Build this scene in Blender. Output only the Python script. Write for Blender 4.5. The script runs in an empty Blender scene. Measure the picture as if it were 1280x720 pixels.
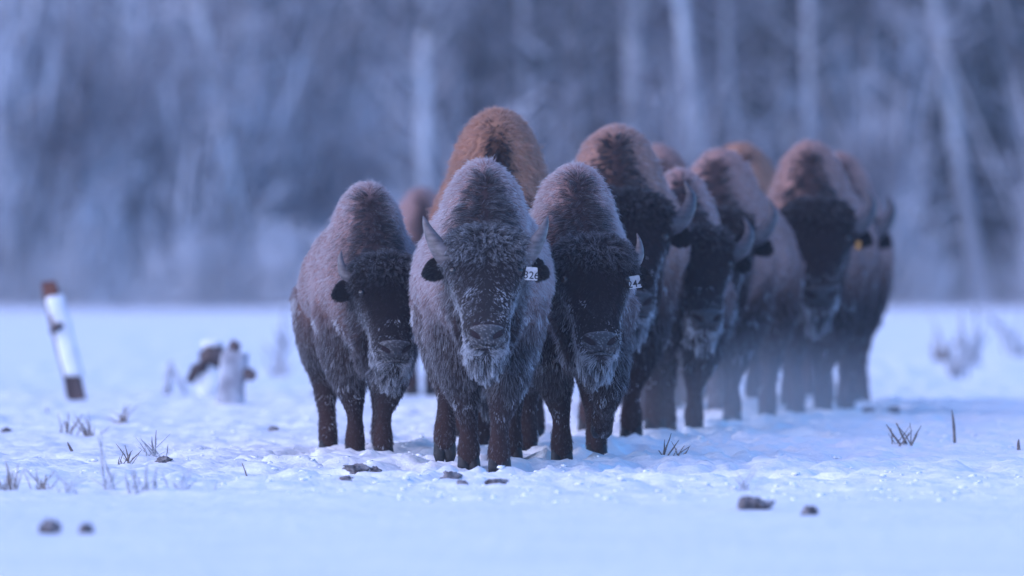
import bpy, bmesh, math, random
import numpy as np
from mathutils import Vector, Matrix
from mathutils.kdtree import KDTree

scene = bpy.context.scene
COL = scene.collection
R = math.radians

# ------------------------------------------------------------------ camera, sky, sun, exposure
CAM_H = 1.10                 # camera height over the snow
FPX = 10755.0                # focal length in pixels of a 1280 px wide frame
HORIZON = 319.0              # picture row of the horizon
cam_data = bpy.data.cameras.new("camera")
cam = bpy.data.objects.new("camera", cam_data)
COL.objects.link(cam)
cam_data.sensor_width = 36.0
cam_data.lens = 36.0 * FPX / 1280.0
cam_data.clip_start = 0.5
cam_data.clip_end = 6000.0
cam.location = (0, 0, CAM_H)
cam.rotation_euler = (math.pi / 2 - math.atan((360 - HORIZON) / FPX), 0, 0)
cam_data.dof.use_dof = True
cam_data.dof.focus_distance = 45.3
cam_data.dof.aperture_fstop = 1.95
scene.camera = cam

SUN_EL, SUN_AZ = R(22), R(-115)      # azimuth from +Y towards +X: low and veiled, over the left shoulder
world = bpy.data.worlds.new("World")
scene.world = world
world.use_nodes = True
wn = world.node_tree.nodes
bg = wn["Background"]
sky = wn.new("ShaderNodeTexSky")
sky.sky_type = 'NISHITA'
sky.sun_disc = False
sky.sun_elevation = SUN_EL
sky.sun_rotation = SUN_AZ
sky.air_density = 1.0
sky.dust_density = 0.4
sky.ozone_density = 10.0
world.node_tree.links.new(sky.outputs[0], bg.inputs[0])
bg.inputs[1].default_value = 0.12

sun_data = bpy.data.lights.new("sun", 'SUN')
sun_data.energy = 0.95
sun_data.angle = R(100)
sun_data.color = (1.0, 0.78, 0.86)
sun = bpy.data.objects.new("sun", sun_data)
COL.objects.link(sun)
sd = Vector((math.sin(SUN_AZ) * math.cos(SUN_EL), math.cos(SUN_AZ) * math.cos(SUN_EL), math.sin(SUN_EL)))
sun.rotation_euler = (-sd).to_track_quat('-Z', 'Y').to_euler()

vs = scene.view_settings
vs.view_transform = 'Standard'
vs.look = 'None'
vs.exposure = 1.72
vs.gamma = 1.0
vs.use_curve_mapping = False
scene.cycles.use_denoising = True
scene.cycles.max_bounces = 6
scene.cycles.diffuse_bounces = 3
scene.cycles.transparent_max_bounces = 8
scene.cycles.volume_bounces = 1
scene.render.hair_type = 'STRAND'

# ------------------------------------------------------------------ helpers
rng = np.random.default_rng(7)
random.seed(7)


def _hash(ix, iy, iz, seed):
    h = (ix.astype(np.int64) * 374761393 + iy.astype(np.int64) * 668265263 + iz.astype(np.int64) * 2147483647 + seed * 974634533) & 0xffffffff
    h = ((h ^ (h >> 13)) * 1274126177) & 0xffffffff
    h = ((h ^ (h >> 16)) * 2246822519) & 0xffffffff
    return ((h ^ (h >> 15)) & 0xffffff) / float(0xffffff)


def noise3(p, seed=0):
    """value noise, 0..1, p is an (n,3) array"""
    p = np.asarray(p, float)
    i = np.floor(p).astype(np.int64)
    f = p - i
    f = f * f * (3 - 2 * f)
    out = 0
    for dx in (0, 1):
        wx = f[:, 0] if dx else 1 - f[:, 0]
        for dy in (0, 1):
            wy = f[:, 1] if dy else 1 - f[:, 1]
            for dz in (0, 1):
                wz = f[:, 2] if dz else 1 - f[:, 2]
                out = out + wx * wy * wz * _hash(i[:, 0] + dx, i[:, 1] + dy, i[:, 2] + dz, seed)
    return out


def fbm(p, seed=0, octaves=3):
    a, s, t = 1.0, 0.0, 0.0
    q = np.asarray(p, float)
    for k in range(octaves):
        s = s + a * noise3(q, seed + k)
        t += a
        a *= 0.5
        q = q * 2.03 + 11.7
    return s / t


def sstep(a, b, x):
    t = np.clip((x - a) / (b - a), 0, 1)
    return t * t * (3 - 2 * t)


def lerp(a, b, t):
    return a + (b - a) * t


def new_mesh(name, verts, faces, mat=None, smooth=True):
    me = bpy.data.meshes.new(name)
    me.from_pydata([tuple(v) for v in verts], [], [tuple(f) for f in faces])
    if mat:
        me.materials.append(mat)
    if smooth:
        me.polygons.foreach_set('use_smooth', [True] * len(me.polygons))
    me.update()
    return me


def np_mesh(name, verts, tris, mat=None, smooth=False):
    """fast mesh from arrays; tris is (n,3) or (n,4)"""
    verts = np.asarray(verts, np.float32)
    tris = np.asarray(tris, np.int32)
    n, k = tris.shape
    me = bpy.data.meshes.new(name)
    me.vertices.add(len(verts))
    me.vertices.foreach_set('co', verts.ravel())
    me.loops.add(n * k)
    me.loops.foreach_set('vertex_index', tris.ravel())
    me.polygons.add(n)
    me.polygons.foreach_set('loop_start', np.arange(0, n * k, k, dtype=np.int32))
    me.polygons.foreach_set('loop_total', np.full(n, k, np.int32))
    if smooth:
        me.polygons.foreach_set('use_smooth', np.ones(n, bool))
    if mat:
        me.materials.append(mat)
    me.update(calc_edges=True)
    me.validate()
    return me


def link(name, data, parent=None, loc=None):
    o = bpy.data.objects.new(name, data)
    COL.objects.link(o)
    if parent is not None:
        o.parent = parent
    if loc is not None:
        o.location = loc
    return o


def tag(o, label=None, cat=None, group=None, kind=None):
    if label: o["label"] = label
    if cat: o["category"] = cat
    if group: o["group"] = group
    if kind: o["kind"] = kind
    return o


def ground_at(px, py):
    """world point on the flat ground seen at pixel (px,py) of the 1280x720 frame"""
    z = FPX * CAM_H / (py - HORIZON)
    return ((px - 640.0) / FPX * z, z)


def px_scale(y):
    return FPX / y      # pixels per metre at distance y


class MB:
    """collects shapes, builds ONE mesh"""
    def __init__(self):
        self.v, self.f = [], []

    def tube(self, pts, rad, n=8, cap=True):
        pts = [Vector(p) for p in pts]
        base = len(self.v)
        m = len(pts)
        up = Vector((0, 0, 1))
        for i, p in enumerate(pts):
            d = (pts[min(i + 1, m - 1)] - pts[max(i - 1, 0)]).normalized()
            a = d.cross(up)
            if a.length < 1e-3:
                a = d.cross(Vector((1, 0, 0)))
            a.normalize()
            b = d.cross(a)
            for k in range(n):
                t = 2 * math.pi * k / n
                self.v.append(p + (a * math.cos(t) + b * math.sin(t)) * rad[i])
        for i in range(m - 1):
            for k in range(n):
                q = base + i * n
                self.f.append((q + k, q + (k + 1) % n, q + n + (k + 1) % n, q + n + k))
        if cap:
            self.f.append(tuple(base + k for k in range(n))[::-1])
            self.f.append(tuple(base + (m - 1) * n + k for k in range(n)))
        return self

    def build(self, name, mat, smooth=True):
        return new_mesh(name, self.v, self.f, mat, smooth)


# ------------------------------------------------------------------ materials
def material(name, color=(0.5, 0.5, 0.5), rough=0.8, spec=0.2):
    m = bpy.data.materials.new(name)
    m.use_nodes = True
    b = m.node_tree.nodes["Principled BSDF"]
    b.inputs["Base Color"].default_value = (*color, 1)
    b.inputs["Roughness"].default_value = rough
    b.inputs["Specular IOR Level"].default_value = spec
    return m


def noisy(name, c1, c2, scale=5.0, rough=0.85, spec=0.2, bump=0.0, bscale=None, stretch=(1, 1, 1), lo=0.35, hi=0.65, detail=5):
    m = material(name, c1, rough, spec)
    nt = m.node_tree
    b = nt.nodes["Principled BSDF"]
    tc = nt.nodes.new("ShaderNodeTexCoord")
    mp = nt.nodes.new("ShaderNodeMapping")
    mp.inputs["Scale"].default_value = stretch
    nt.links.new(tc.outputs["Object"], mp.inputs[0])
    nz = nt.nodes.new("ShaderNodeTexNoise")
    nz.inputs["Scale"].default_value = scale
    nz.inputs["Detail"].default_value = detail
    nt.links.new(mp.outputs[0], nz.inputs["Vector"])
    cr = nt.nodes.new("ShaderNodeValToRGB")
    cr.color_ramp.elements[0].position = lo
    cr.color_ramp.elements[0].color = (*c1, 1)
    cr.color_ramp.elements[1].position = hi
    cr.color_ramp.elements[1].color = (*c2, 1)
    nt.links.new(nz.outputs["Fac"], cr.inputs[0])
    nt.links.new(cr.outputs[0], b.inputs["Base Color"])
    if bump:
        n2 = nt.nodes.new("ShaderNodeTexNoise")
        n2.inputs["Scale"].default_value = bscale or scale * 3
        n2.inputs["Detail"].default_value = 6
        nt.links.new(mp.outputs[0], n2.inputs["Vector"])
        bp = nt.nodes.new("ShaderNodeBump")
        bp.inputs["Strength"].default_value = 0.6
        bp.inputs["Distance"].default_value = bump
        nt.links.new(n2.outputs["Fac"], bp.inputs["Height"])
        nt.links.new(bp.outputs[0], b.inputs["Normal"])
    return m


M_SNOW = noisy("snow", (0.80, 0.81, 0.83), (0.86, 0.86, 0.87), 0.8, 0.75, 0.15, bump=0.03, bscale=13)
M_BARK_PALE = noisy("frosted_pale_bark", (0.38, 0.39, 0.43), (0.60, 0.62, 0.66), 2.5, 0.9, stretch=(1, 1, 0.4))
M_BARK_DARK = noisy("dark_bark", (0.035, 0.03, 0.03), (0.10, 0.09, 0.09), 4, 0.95, stretch=(1, 1, 0.2))
M_TWIG = noisy("frosted_twig", (0.04, 0.028, 0.036), (0.32, 0.33, 0.37), 0.5, 0.9)
M_SPRUCE = noisy("spruce_needles", (0.015, 0.022, 0.022), (0.10, 0.12, 0.13), 0.9, 0.9, lo=0.4, hi=0.75)
M_UNDER = noisy("frosted_undergrowth", (0.05, 0.042, 0.055), (0.58, 0.61, 0.68), 0.35, 0.9)
M_FARWOOD = noisy("far_wood", (0.018, 0.012, 0.015), (0.08, 0.06, 0.07), 0.12, 0.95)


# ------------------------------------------------------------------ snow ground
def axis_coords(fine_a, fine_b, step, lo, hi, growth):
    c = list(np.arange(fine_a, fine_b + 1e-6, step))
    s = step
    while c[-1] < hi:
        s *= growth
        c.append(c[-1] + s)
    s = step
    while c[0] > lo:
        s *= growth
        c.insert(0, c[0] - s)
    return np.array(c)


HERD_X, HERD_Y = [], []     # trampled lane: filled from the herd list below

HERD = [
    # key, px of hump, row of the feet, row of hump top, body yaw, head yaw, head drop, horn, colour, frost, hairs
    dict(k='A', hw=0.97, wd=0.96, px=460, fy=567, ty=229, yaw=4.5, hyaw=9, drop=0.045, horn='young', warm=0.15, frost=0.75, n=130000),
    dict(k='B', wd=1.0, px=605, fy=583, ty=203, yaw=1, hyaw=0, horn='cow', warm=0.14, frost=0.85, n=170000),
    dict(k='C', wd=0.95, px=719, fy=575, ty=206, yaw=3, hyaw=7, drop=0.03, horn='young', warm=0.16, frost=0.75, n=150000),
    dict(k='D', hw=1.0, wd=0.9, px=622, fy=560, ty=139, yaw=0, hyaw=0, drop=0.20, horn='bull', warm=1.00, frost=0.2, n=150000),
    dict(k='E', wd=0.95, px=527, fy=490, ty=236, yaw=2, hyaw=0, drop=0.08, horn='bull', warm=0.20, frost=0.4, n=24000),
    dict(k='F', hw=1.08, wd=0.96, px=770, fy=547, ty=158, yaw=-2, hyaw=10, horn='bull', warm=0.70, frost=0.35, n=95000),
    dict(k='G', wd=0.9, px=850, fy=538, ty=214, yaw=2, hyaw=10, horn='bull', warm=0.30, frost=0.5, n=65000),
    dict(k='L', hw=0.95, wd=0.95, px=824, fy=517, ty=184, yaw=0, hyaw=0, drop=0.08, horn='bull', warm=0.45, frost=0.3, n=25000),
    dict(k='H', hw=1.05, wd=1.0, px=900, fy=528, ty=189, yaw=-7, hyaw=6, horn='bull', warm=0.40, frost=0.35, n=42000),
    dict(k='I', hw=1.1, wd=0.95, px=926, fy=506, ty=180, yaw=0, hyaw=0, drop=0.08, horn='bull', warm=0.90, frost=0.15, n=25000),
    dict(k='J', hw=1.0, wd=0.98, px=1012, fy=518, ty=177, yaw=-4, hyaw=8, horn='bull', warm=0.45, frost=0.35, n=60000),
    dict(k='K', wd=0.95, px=1048, fy=503, ty=190, yaw=-1, hyaw=0, horn='bull', warm=0.45, frost=0.3, n=30000),
]
for b in HERD:
    b['x'], b['y'] = ground_at(b['px'], b['fy'])
    b['H'] = (b['fy'] - b['ty']) / px_scale(b['y']) + 0.055


def ground_height(x, y):
    p = np.stack([x, y, np.zeros_like(x)], 1)
    # lane trodden by the herd, running away through the animals
    lane_c = np.interp(y, [20, 45, 55, 68, 200], [-0.2, 0.0, 0.9, 1.7, 4.0])
    lane = np.exp(-((x - lane_c) / 1.6) ** 2) * sstep(40, 44.5, y) * (1 - sstep(80, 110, y))
    fade = 1 - sstep(80, 160, y)
    h = (fbm(p * [0.16, 0.10, 1], 3, 2) - 0.5) * 0.14 * (1 - 0.8 * np.exp(-((y - 50) / 14.0) ** 2))
    mid = (fbm(p * [0.9, 0.55, 1], 11, 3) - 0.5)
    small = (fbm(p * [5.5, 4.2, 1], 21, 3) - 0.5)
    h = h + mid * (0.035 + 0.03 * lane) * fade
    h = h + small * (0.012 + 0.075 * lane + 0.055 * sstep(38.5, 42, y)) * fade
    crust = np.abs(fbm(p * [8.5, 6.0, 1], 61, 2) - 0.5)
    h = h - (crust - 0.12) * (0.05 * sstep(38.5, 41.5, y) + 0.10 * lane) * fade
    # hoof prints
    cell = noise3(p * [3.3, 2.6, 1], 41)
    h = h - 0.075 * sstep(0.66, 0.82, cell) * (0.35 * sstep(37, 42, y) + lane) * fade
    return h


gx = axis_coords(-4.6, 4.6, 0.036, -1600, 1600, 1.16)
gy = axis_coords(36.0, 66.0, 0.055, -60, 3000, 1.05)
GX, GY = np.meshgrid(gx, gy)
gz = ground_height(GX.ravel(), GY.ravel())
gz = gz * (np.abs(GX.ravel()) < 400) * (GY.ravel() < 600)
gv = np.stack([GX.ravel(), GY.ravel(), gz], 1)
nx, ny = len(gx), len(gy)
ii = (np.arange(ny - 1)[:, None] * nx + np.arange(nx - 1)[None, :]).ravel()
gf = np.stack([ii, ii + 1, ii + nx + 1, ii + nx], 1)
snow = link("snow_ground", np_mesh("snow_ground", gv, gf, M_SNOW, True))
tag(snow, "snow-covered meadow trampled where the herd walks", "snow", kind="structure")


def gh(x, y):
    return float(ground_height(np.array([float(x)]), np.array([float(y)]))[0])

# ------------------------------------------------------------------ the wood behind the meadow
def quads(name, centers, along, across, mat):
    """one mesh of many small blades: centre, half vector along, half vector across; the blade is bent in the middle"""
    c, a, w = (np.asarray(t, float) for t in (centers, along, across))
    n = len(c)
    nrm = np.cross(a, w)
    nrm /= np.linalg.norm(nrm, axis=1)[:, None] + 1e-9
    bend = nrm * (np.linalg.norm(w, axis=1)[:, None] * 0.5)
    v = np.stack([c - a, c - w * 1.0 + bend, c + a, c + w * 1.0 + bend], 1).reshape(-1, 3)
    f = np.arange(n * 4).reshape(-1, 4)
    return np_mesh(name, v, f, mat)


def make_broadleaf(seed, lean, tall, rad, bark):
    """bare frosted tree: curved trunk with limbs, crown of frosted twigs"""
    r = random.Random(seed)
    t = MB()
    pts, rr = [], []
    bend = r.uniform(-0.25, 0.25)
    for i in range(12):
        u = i / 11
        pts.append(Vector((lean * u * tall + bend * math.sin(u * 3.1), 0.15 * math.sin(u * 4 + seed), u * tall - 0.3)))
        rr.append(rad * (1.0 - 0.85 * u) * (1.35 if i == 0 else 1))
    t.tube(pts, rr, 10)
    cc, ca, cw = [], [], []
    limbs = []
    for k in range(26):
        u = r.uniform(0.10, 0.98)
        i = min(int(u * 11), 10)
        p0 = pts[i].lerp(pts[i + 1], u * 11 - i)
        az = r.uniform(0, 6.283)
        L = r.uniform(0.9, 2.6) * (1.15 - 0.6 * u) * (0.55 if u < 0.3 else 1)
        d = Vector((math.cos(az), math.sin(az), r.uniform(0.25, 0.9))).normalized()
        q = [p0 + d * (L * s) + Vector((0, 0, 0.18 * L * s * s)) for s in (0, 0.35, 0.7, 1.0)]
        r0 = rad * (1 - 0.85 * u) * 0.45
        t.tube(q, [r0, r0 * .7, r0 * .4, r0 * .12], 5)
        limbs.append((q, L))
    for q, L in limbs:
        for j in range(int(70 * L)):
            s = r.random() ** 0.7
            i = min(int(s * 3), 2)
            p = q[i].lerp(q[i + 1], s * 3 - i)
            dv = Vector((r.gauss(0, 1), r.gauss(0, 1), r.gauss(0.25, 0.8))).normalized()
            ln = r.uniform(0.12, 0.42)
            cc.append(p + dv * ln * 0.9 + Vector((r.gauss(0, .08), r.gauss(0, .08), r.gauss(0, .08))))
            ca.append(dv * ln * 0.5)
            pw = dv.cross(Vector((r.gauss(0, 1), r.gauss(0, 1), r.gauss(0, 1)))).normalized()
            cw.append(pw * r.uniform(0.008, 0.03))
    return t.build("trunk", bark), quads("crown", cc, ca, cw, M_TWIG)


def make_spruce(seed, tall, rad):
    r = random.Random(seed)
    t = MB()
    pts = [Vector((0.05 * math.sin(i * 1.3 + seed), 0.05 * math.cos(i * 1.7), i / 9 * tall - 0.3)) for i in range(10)]
    t.tube(pts, [rad * (1 - 0.92 * i / 9) for i in range(10)], 9)
    cc, ca, cw = [], [], []
    z = 0.5
    while z < tall - 0.3:
        u = z / tall
        reach = (tall * 0.17) * (1 - u) ** 0.85 * r.uniform(0.7, 1.1) * (0.65 + 0.35 * min(1, z / 2.0)) + 0.15
        for b in range(r.randint(5, 8)):
            az = r.uniform(0, 6.283)
            L = reach * r.uniform(0.55, 1.1)
            n = max(4, int(L * 16))
            for j in range(n):
                s = (j + r.random()) / n
                droop = -0.35 * L * s + 0.15 * L * s * s
                side = r.gauss(0, 0.12 * L * (1 - 0.5 * s) + 0.03)
                p = Vector((math.cos(az) * L * s - math.sin(az) * side, math.sin(az) * L * s + math.cos(az) * side, z + droop + r.gauss(0, .05) - abs(side) * .3))
                dv = Vector((math.cos(az) + r.gauss(0, .5), math.sin(az) + r.gauss(0, .5), -0.5 + r.gauss(0, .35))).normalized()
                cc.append(p)
                ca.append(dv * r.uniform(0.08, 0.22))
                pw = dv.cross(Vector((r.gauss(0, 1), r.gauss(0, 1), r.gauss(0, .6)))).normalized()
                cw.append(pw * r.uniform(0.02, 0.06))
        z += r.uniform(0.16, 0.30)
    return t.build("trunk", M_BARK_DARK), quads("crown", cc, ca, cw, M_SPRUCE)


def place_tree(name, meshes, x, y, rz, s, label, group):
    root = link(name, None, loc=(x, y, gh(x, y) if y < 300 else 0))
    root.rotation_euler = (0, 0, rz)
    root.scale = (s, s, s)
    tag(root, label, "tree", group)
    link("trunk", meshes[0], root)
    link("crown", meshes[1], root)
    return root


# single pale trunks that stand out in the photograph: picture column at the row 200, lean, distance
WOOD = "pale trunks at the edge of the wood"
PALE = [
    (538, 0.00, 184, 0.22, "straight pale frosted birch trunk rising above the big brown hump"),
    (722, 0.02, 200, 0.14, "thin faint pale trunk above the gap between the two tagged bison"),
    (796, 0.00, 196, 0.18, "pale upright trunk just above the second brown hump"),
    (866, -0.13, 186, 0.20, "pale trunk leaning left, above the crescent horns"),
    (902, -0.03, 205, 0.16, "slim pale trunk behind the pair of humps right of the leaning trunk"),
    (984, -0.10, 192, 0.18, "pale trunk tilting left above the gap before the rightmost dark-faced bison"),
    (1006, 0.00, 188, 0.16, "straight pale trunk directly above the rightmost dark-faced bison"),
    (1208, -0.14, 187, 0.18, "left one of two pale leaning trunks far right of the herd"),
    (1246, -0.10, 191, 0.18, "right one of two pale leaning trunks far right of the herd"),
    (160, 0.01, 186, 0.16, "broad pale frosted trunk high above the leaning post"),
    (78, 0.03, 190, 0.15, "pale trunk near the upper left corner, left of the leaning post"),
    (286, -0.22, 183, 0.13, "thin frosted trunk leaning left behind the snowy stumps"),
    (225, 0.03, 194, 0.12, "dim slender trunk between the leaning post and the snowy stumps"),
]
for i, (px, lean, y, rad, lab) in enumerate(PALE):
    ms = make_broadleaf(100 + i, lean, 13.0 + (i % 4), rad, M_BARK_PALE)
    x = (px - 640) / FPX * y - lean * 3.0
    place_tree("birch_tree", ms, x, y, 0.0, 1.0, lab, WOOD)

broad = [make_broadleaf(300 + i, random.Random(i).uniform(-0.06, 0.06), 13 + i, 0.12 + 0.02 * i, M_BARK_DARK if i % 2 else M_BARK_PALE) for i in range(4)]
spruce = [make_spruce(400 + i, 12 + 2 * i, 0.16 + 0.02 * i) for i in range(3)]
r = random.Random(55)
spots = []
for _ in range(4000):
    if len(spots) >= 105:
        break
    y = 188 + 62 * r.random() ** 1.1
    x = r.uniform(-0.098, 0.098) * y
    if all((x - a) ** 2 + (y - b) ** 2 > 1.3 ** 2 for a, b, *_ in spots):
        spots.append((x, y))
for x, y in spots:
    if r.random() < (0.62 if x > -2 else 0.42):
        place_tree("spruce_tree", spruce[r.randrange(3)], x, y, r.uniform(0, 6.28), r.uniform(0.75, 1.15),
                   "dark frosted spruce blurred into the wood behind the herd", "dark spruces of the wood")
    else:
        place_tree("bare_tree", broad[r.randrange(4)], x, y, r.uniform(0, 6.28), r.uniform(0.75, 1.1),
                   "bare frosted tree blurred into the wood behind the herd", "bare frosted trees of the wood")

# undergrowth: frosted saplings and brush along the edge and between the trunks, one mass
n = 19000
y = 181 + 50 * rng.random(n) ** 2.2
x = (rng.random(n) * 2 - 1) * 0.11 * y
clump = fbm(np.stack([x * 0.5, y * 0.3, y * 0], 1), 77, 2)
hgt = (0.35 + 3.4 * rng.random(n) ** 2.0) * (0.35 + 1.5 * sstep(0.40, 0.68, clump)) * np.where(x < -3, 1.35, np.where(x > 5, 1.25, 0.9))
keep = clump > 0.36
x, y, hgt = x[keep], y[keep], hgt[keep]
n = len(x)
lean = rng.normal(0, 0.22, (n, 2))
base = np.stack([x, y, np.zeros(n)], 1)
al = np.stack([lean[:, 0], lean[:, 1], np.ones(n)], 1) * hgt[:, None] * 0.5
az = rng.random(n) * 6.283
ac = np.stack([np.cos(az), np.sin(az), np.zeros(n)], 1) * (0.02 + 0.05 * rng.random(n))[:, None]
c_all, a_all, w_all = [base + al], [al], [ac]
for s in range(7):
    u = 0.3 + 0.68 * rng.random(n)
    d = rng.normal(0, 1, (n, 3)); d[:, 2] = np.abs(d[:, 2]) * 0.8 + 0.3
    d /= np.linalg.norm(d, axis=1)[:, None]
    ln = (0.10 + 0.22 * rng.random(n)) * np.sqrt(hgt)
    c_all.append(base + al * 2 * u[:, None] + d * ln[:, None])
    a_all.append(d * ln[:, None])
    az = np.cross(d, rng.normal(0, 1, (n, 3)))
    az /= np.linalg.norm(az, axis=1)[:, None]
    w_all.append(az * (0.012 + 0.03 * rng.random(n))[:, None])
under = link("undergrowth", quads("undergrowth", np.concatenate(c_all), np.concatenate(a_all), np.concatenate(w_all), M_UNDER))
tag(under, "frosted brush and saplings along the foot of the wood", "undergrowth", kind="stuff")

# the depth of the wood, too far to tell its trees apart
n = 2600
y = 250 + 110 * rng.random(n)
x = (rng.random(n) * 2 - 1) * 0.20 * y
mb_v, mb_f = [], []
hh = 10 + 8 * rng.random(n)
rad = 0.12 + 0.16 * rng.random(n)
k = 5
th = np.arange(k) * 2 * math.pi / k
ring = np.stack([np.cos(th), np.sin(th), np.zeros(k)], 1)
bot = np.stack([x, y, np.zeros(n)], 1)[:, None] + ring[None] * rad[:, None, None]
lean = rng.normal(0, 0.04, n)
top = np.stack([x + lean * hh, y, hh], 1)[:, None] + ring[None] * (rad * 0.3)[:, None, None]
V = np.concatenate([bot, top], 1).reshape(-1, 3)
o = (np.arange(n) * 2 * k)[:, None]
kk = np.arange(k)[None]
F = np.stack([o + kk, o + (kk + 1) % k, o + k + (kk + 1) % k, o + k + kk], 2).reshape(-1, 4)
nb = 34000
j = rng.integers(0, n, nb)
u = rng.random(nb)
d = rng.normal(0, 1, (nb, 3)); d[:, 2] = d[:, 2] * 0.5 - 0.2
d /= np.linalg.norm(d, axis=1)[:, None]
ln = 0.5 + 0.7 * rng.random(nb)
cen = np.stack([x[j] + lean[j] * hh[j] * u, y[j], hh[j] * u + 0.3], 1) + d * (0.4 + rng.random(nb) * (1.3 - u))[:, None]
w = np.cross(d, rng.normal(0, 1, (nb, 3)))
w = w / np.linalg.norm(w, axis=1)[:, None] * (0.10 + 0.22 * rng.random(nb))[:, None]
a = d * ln[:, None]
BV = np.stack([cen - a, cen - w, cen + a, cen + w], 1).reshape(-1, 3)
BF = np.arange(nb * 4).reshape(-1, 4) + len(V)
far = link("distant_forest", np_mesh("distant_forest", np.concatenate([V, BV]), np.concatenate([F, BF]), M_FARWOOD))
tag(far, "dark depth of the winter wood behind the nearer trees", "forest", kind="stuff")

# ------------------------------------------------------------------ bison
def attr_material(name, attr, rough=0.8, spec=0.15, fur=False):
    m = material(name, (0.1, 0.1, 0.1), rough, spec)
    nt = m.node_tree
    b = nt.nodes["Principled BSDF"]
    a = nt.nodes.new("ShaderNodeAttribute")
    a.attribute_name = attr
    nt.links.new(a.outputs["Color"], b.inputs["Base Color"])
    if fur:
        tr = nt.nodes.new("ShaderNodeBsdfTranslucent")
        nt.links.new(a.outputs["Color"], tr.inputs["Color"])
        mx = nt.nodes.new("ShaderNodeMixShader")
        mx.inputs[0].default_value = 0.30
        nt.links.new(b.outputs[0], mx.inputs[1])
        nt.links.new(tr.outputs[0], mx.inputs[2])
        nt.links.new(mx.outputs[0], nt.nodes["Material Output"].inputs["Surface"])
    return m


M_FUR = attr_material("frosted_fur", "tone", 0.75, 0.06, fur=True)
M_HIDE = attr_material("hide", "tone", 0.9, 0.05)
M_NOSE = attr_material("nose_leather", "tone", 0.5, 0.35)
_nt = M_NOSE.node_tree
_nz = _nt.nodes.new("ShaderNodeTexNoise"); _nz.inputs["Scale"].default_value = 160; _nz.inputs["Detail"].default_value = 4
_tc = _nt.nodes.new("ShaderNodeTexCoord"); _nt.links.new(_tc.outputs["Object"], _nz.inputs["Vector"])
_bp = _nt.nodes.new("ShaderNodeBump"); _bp.inputs["Strength"].default_value = 0.7; _bp.inputs["Distance"].default_value = 0.006
_nt.links.new(_nz.outputs["Fac"], _bp.inputs["Height"]); _nt.links.new(_bp.outputs[0], _nt.nodes["Principled BSDF"].inputs["Normal"])
M_HORN = noisy("horn", (0.07, 0.058, 0.060), (0.15, 0.13, 0.132), 18, 0.5, 0.4, bump=0.002, stretch=(1, 1, 3))
M_HORN_DARK = noisy("dark_horn", (0.03, 0.028, 0.033), (0.075, 0.068, 0.075), 18, 0.5, 0.4, bump=0.002, stretch=(1, 1, 3))
M_HOOF = noisy("hoof", (0.012, 0.011, 0.012), (0.03, 0.027, 0.026), 30, 0.6, 0.3)
M_EYE = material("eye", (0.006, 0.004, 0.004), 0.08, 0.6)
M_TAG = noisy("white_ear_tag", (0.28, 0.28, 0.30), (0.46, 0.46, 0.47), 25, 0.5, 0.3)
M_TAG_YELLOW = noisy("yellow_ear_tag", (0.32, 0.15, 0.03), (0.42, 0.20, 0.05), 60, 0.5, 0.3)
M_INK = material("tag_ink", (0.02, 0.02, 0.025), 0.6)

NSEG = 28
TH = np.arange(NSEG) * 2 * math.pi / NSEG


def ring(c, ex, ez, rx, rup, rdn, p=1.0, plow=None):
    ca, sa = np.cos(TH), np.sin(TH)
    pe = np.where(sa >= 0, p, p if plow is None else plow)
    xx = rx * np.sign(ca) * np.abs(ca) ** pe
    zz = np.where(sa > 0, rup, rdn) * sa
    return np.asarray(c)[None] + xx[:, None] * np.asarray(ex)[None] + zz[:, None] * np.asarray(ez)[None]


class Loft:
    def __init__(self):
        self.v, self.f, self.reg, self.t = [], [], [], []

    def add(self, rings, region, ts=None):
        base = sum(len(a) for a in self.v)
        m = len(rings)
        ts = ts if ts is not None else np.linspace(0, 1, m)
        for i, rg in enumerate(rings):
            self.v.append(rg)
            self.reg += [region] * NSEG
            self.t += [ts[i]] * NSEG
        for i in range(m - 1):
            for k in range(NSEG):
                q = base + i * NSEG
                self.f.append((q + k, q + (k + 1) % NSEG, q + NSEG + (k + 1) % NSEG, q + NSEG + k))
        self.v.append(np.array([rings[0].mean(0), rings[-1].mean(0)]))
        self.reg += [region] * 2
        self.t += [ts[0], ts[-1]]
        a, b = base + m * NSEG, base + m * NSEG + 1
        for k in range(NSEG):
            self.f.append((a, base + (k + 1) % NSEG, base + k))
            q = base + (m - 1) * NSEG
            self.f.append((b, q + k, q + (k + 1) % NSEG))


def spline(keys, n):
    """keys: list of tuples, first entry is the parameter; smooth interpolation to n samples"""
    k = np.array(keys, float)
    t = np.linspace(k[0, 0], k[-1, 0], n)
    out = [t]
    h = np.diff(k[:, 0])
    for c in range(1, k.shape[1]):
        y = k[:, c]
        d = np.diff(y) / h
        mm = np.zeros(len(y))
        mm[1:-1] = np.where(d[:-1] * d[1:] > 0, 2 * d[:-1] * d[1:] / (d[:-1] + d[1:] + 1e-12), 0)
        mm[0], mm[-1] = d[0], d[-1]
        i = np.clip(np.searchsorted(k[:, 0], t, side='right') - 1, 0, len(h) - 1)
        s = (t - k[i, 0]) / h[i]
        hh = h[i]
        out.append((2 * s**3 - 3 * s**2 + 1) * y[i] + (s**3 - 2 * s**2 + s) * hh * mm[i] + (-2 * s**3 + 3 * s**2) * y[i + 1] + (s**3 - s**2) * hh * mm[i + 1])
    return np.stack(out, 1)


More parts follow.
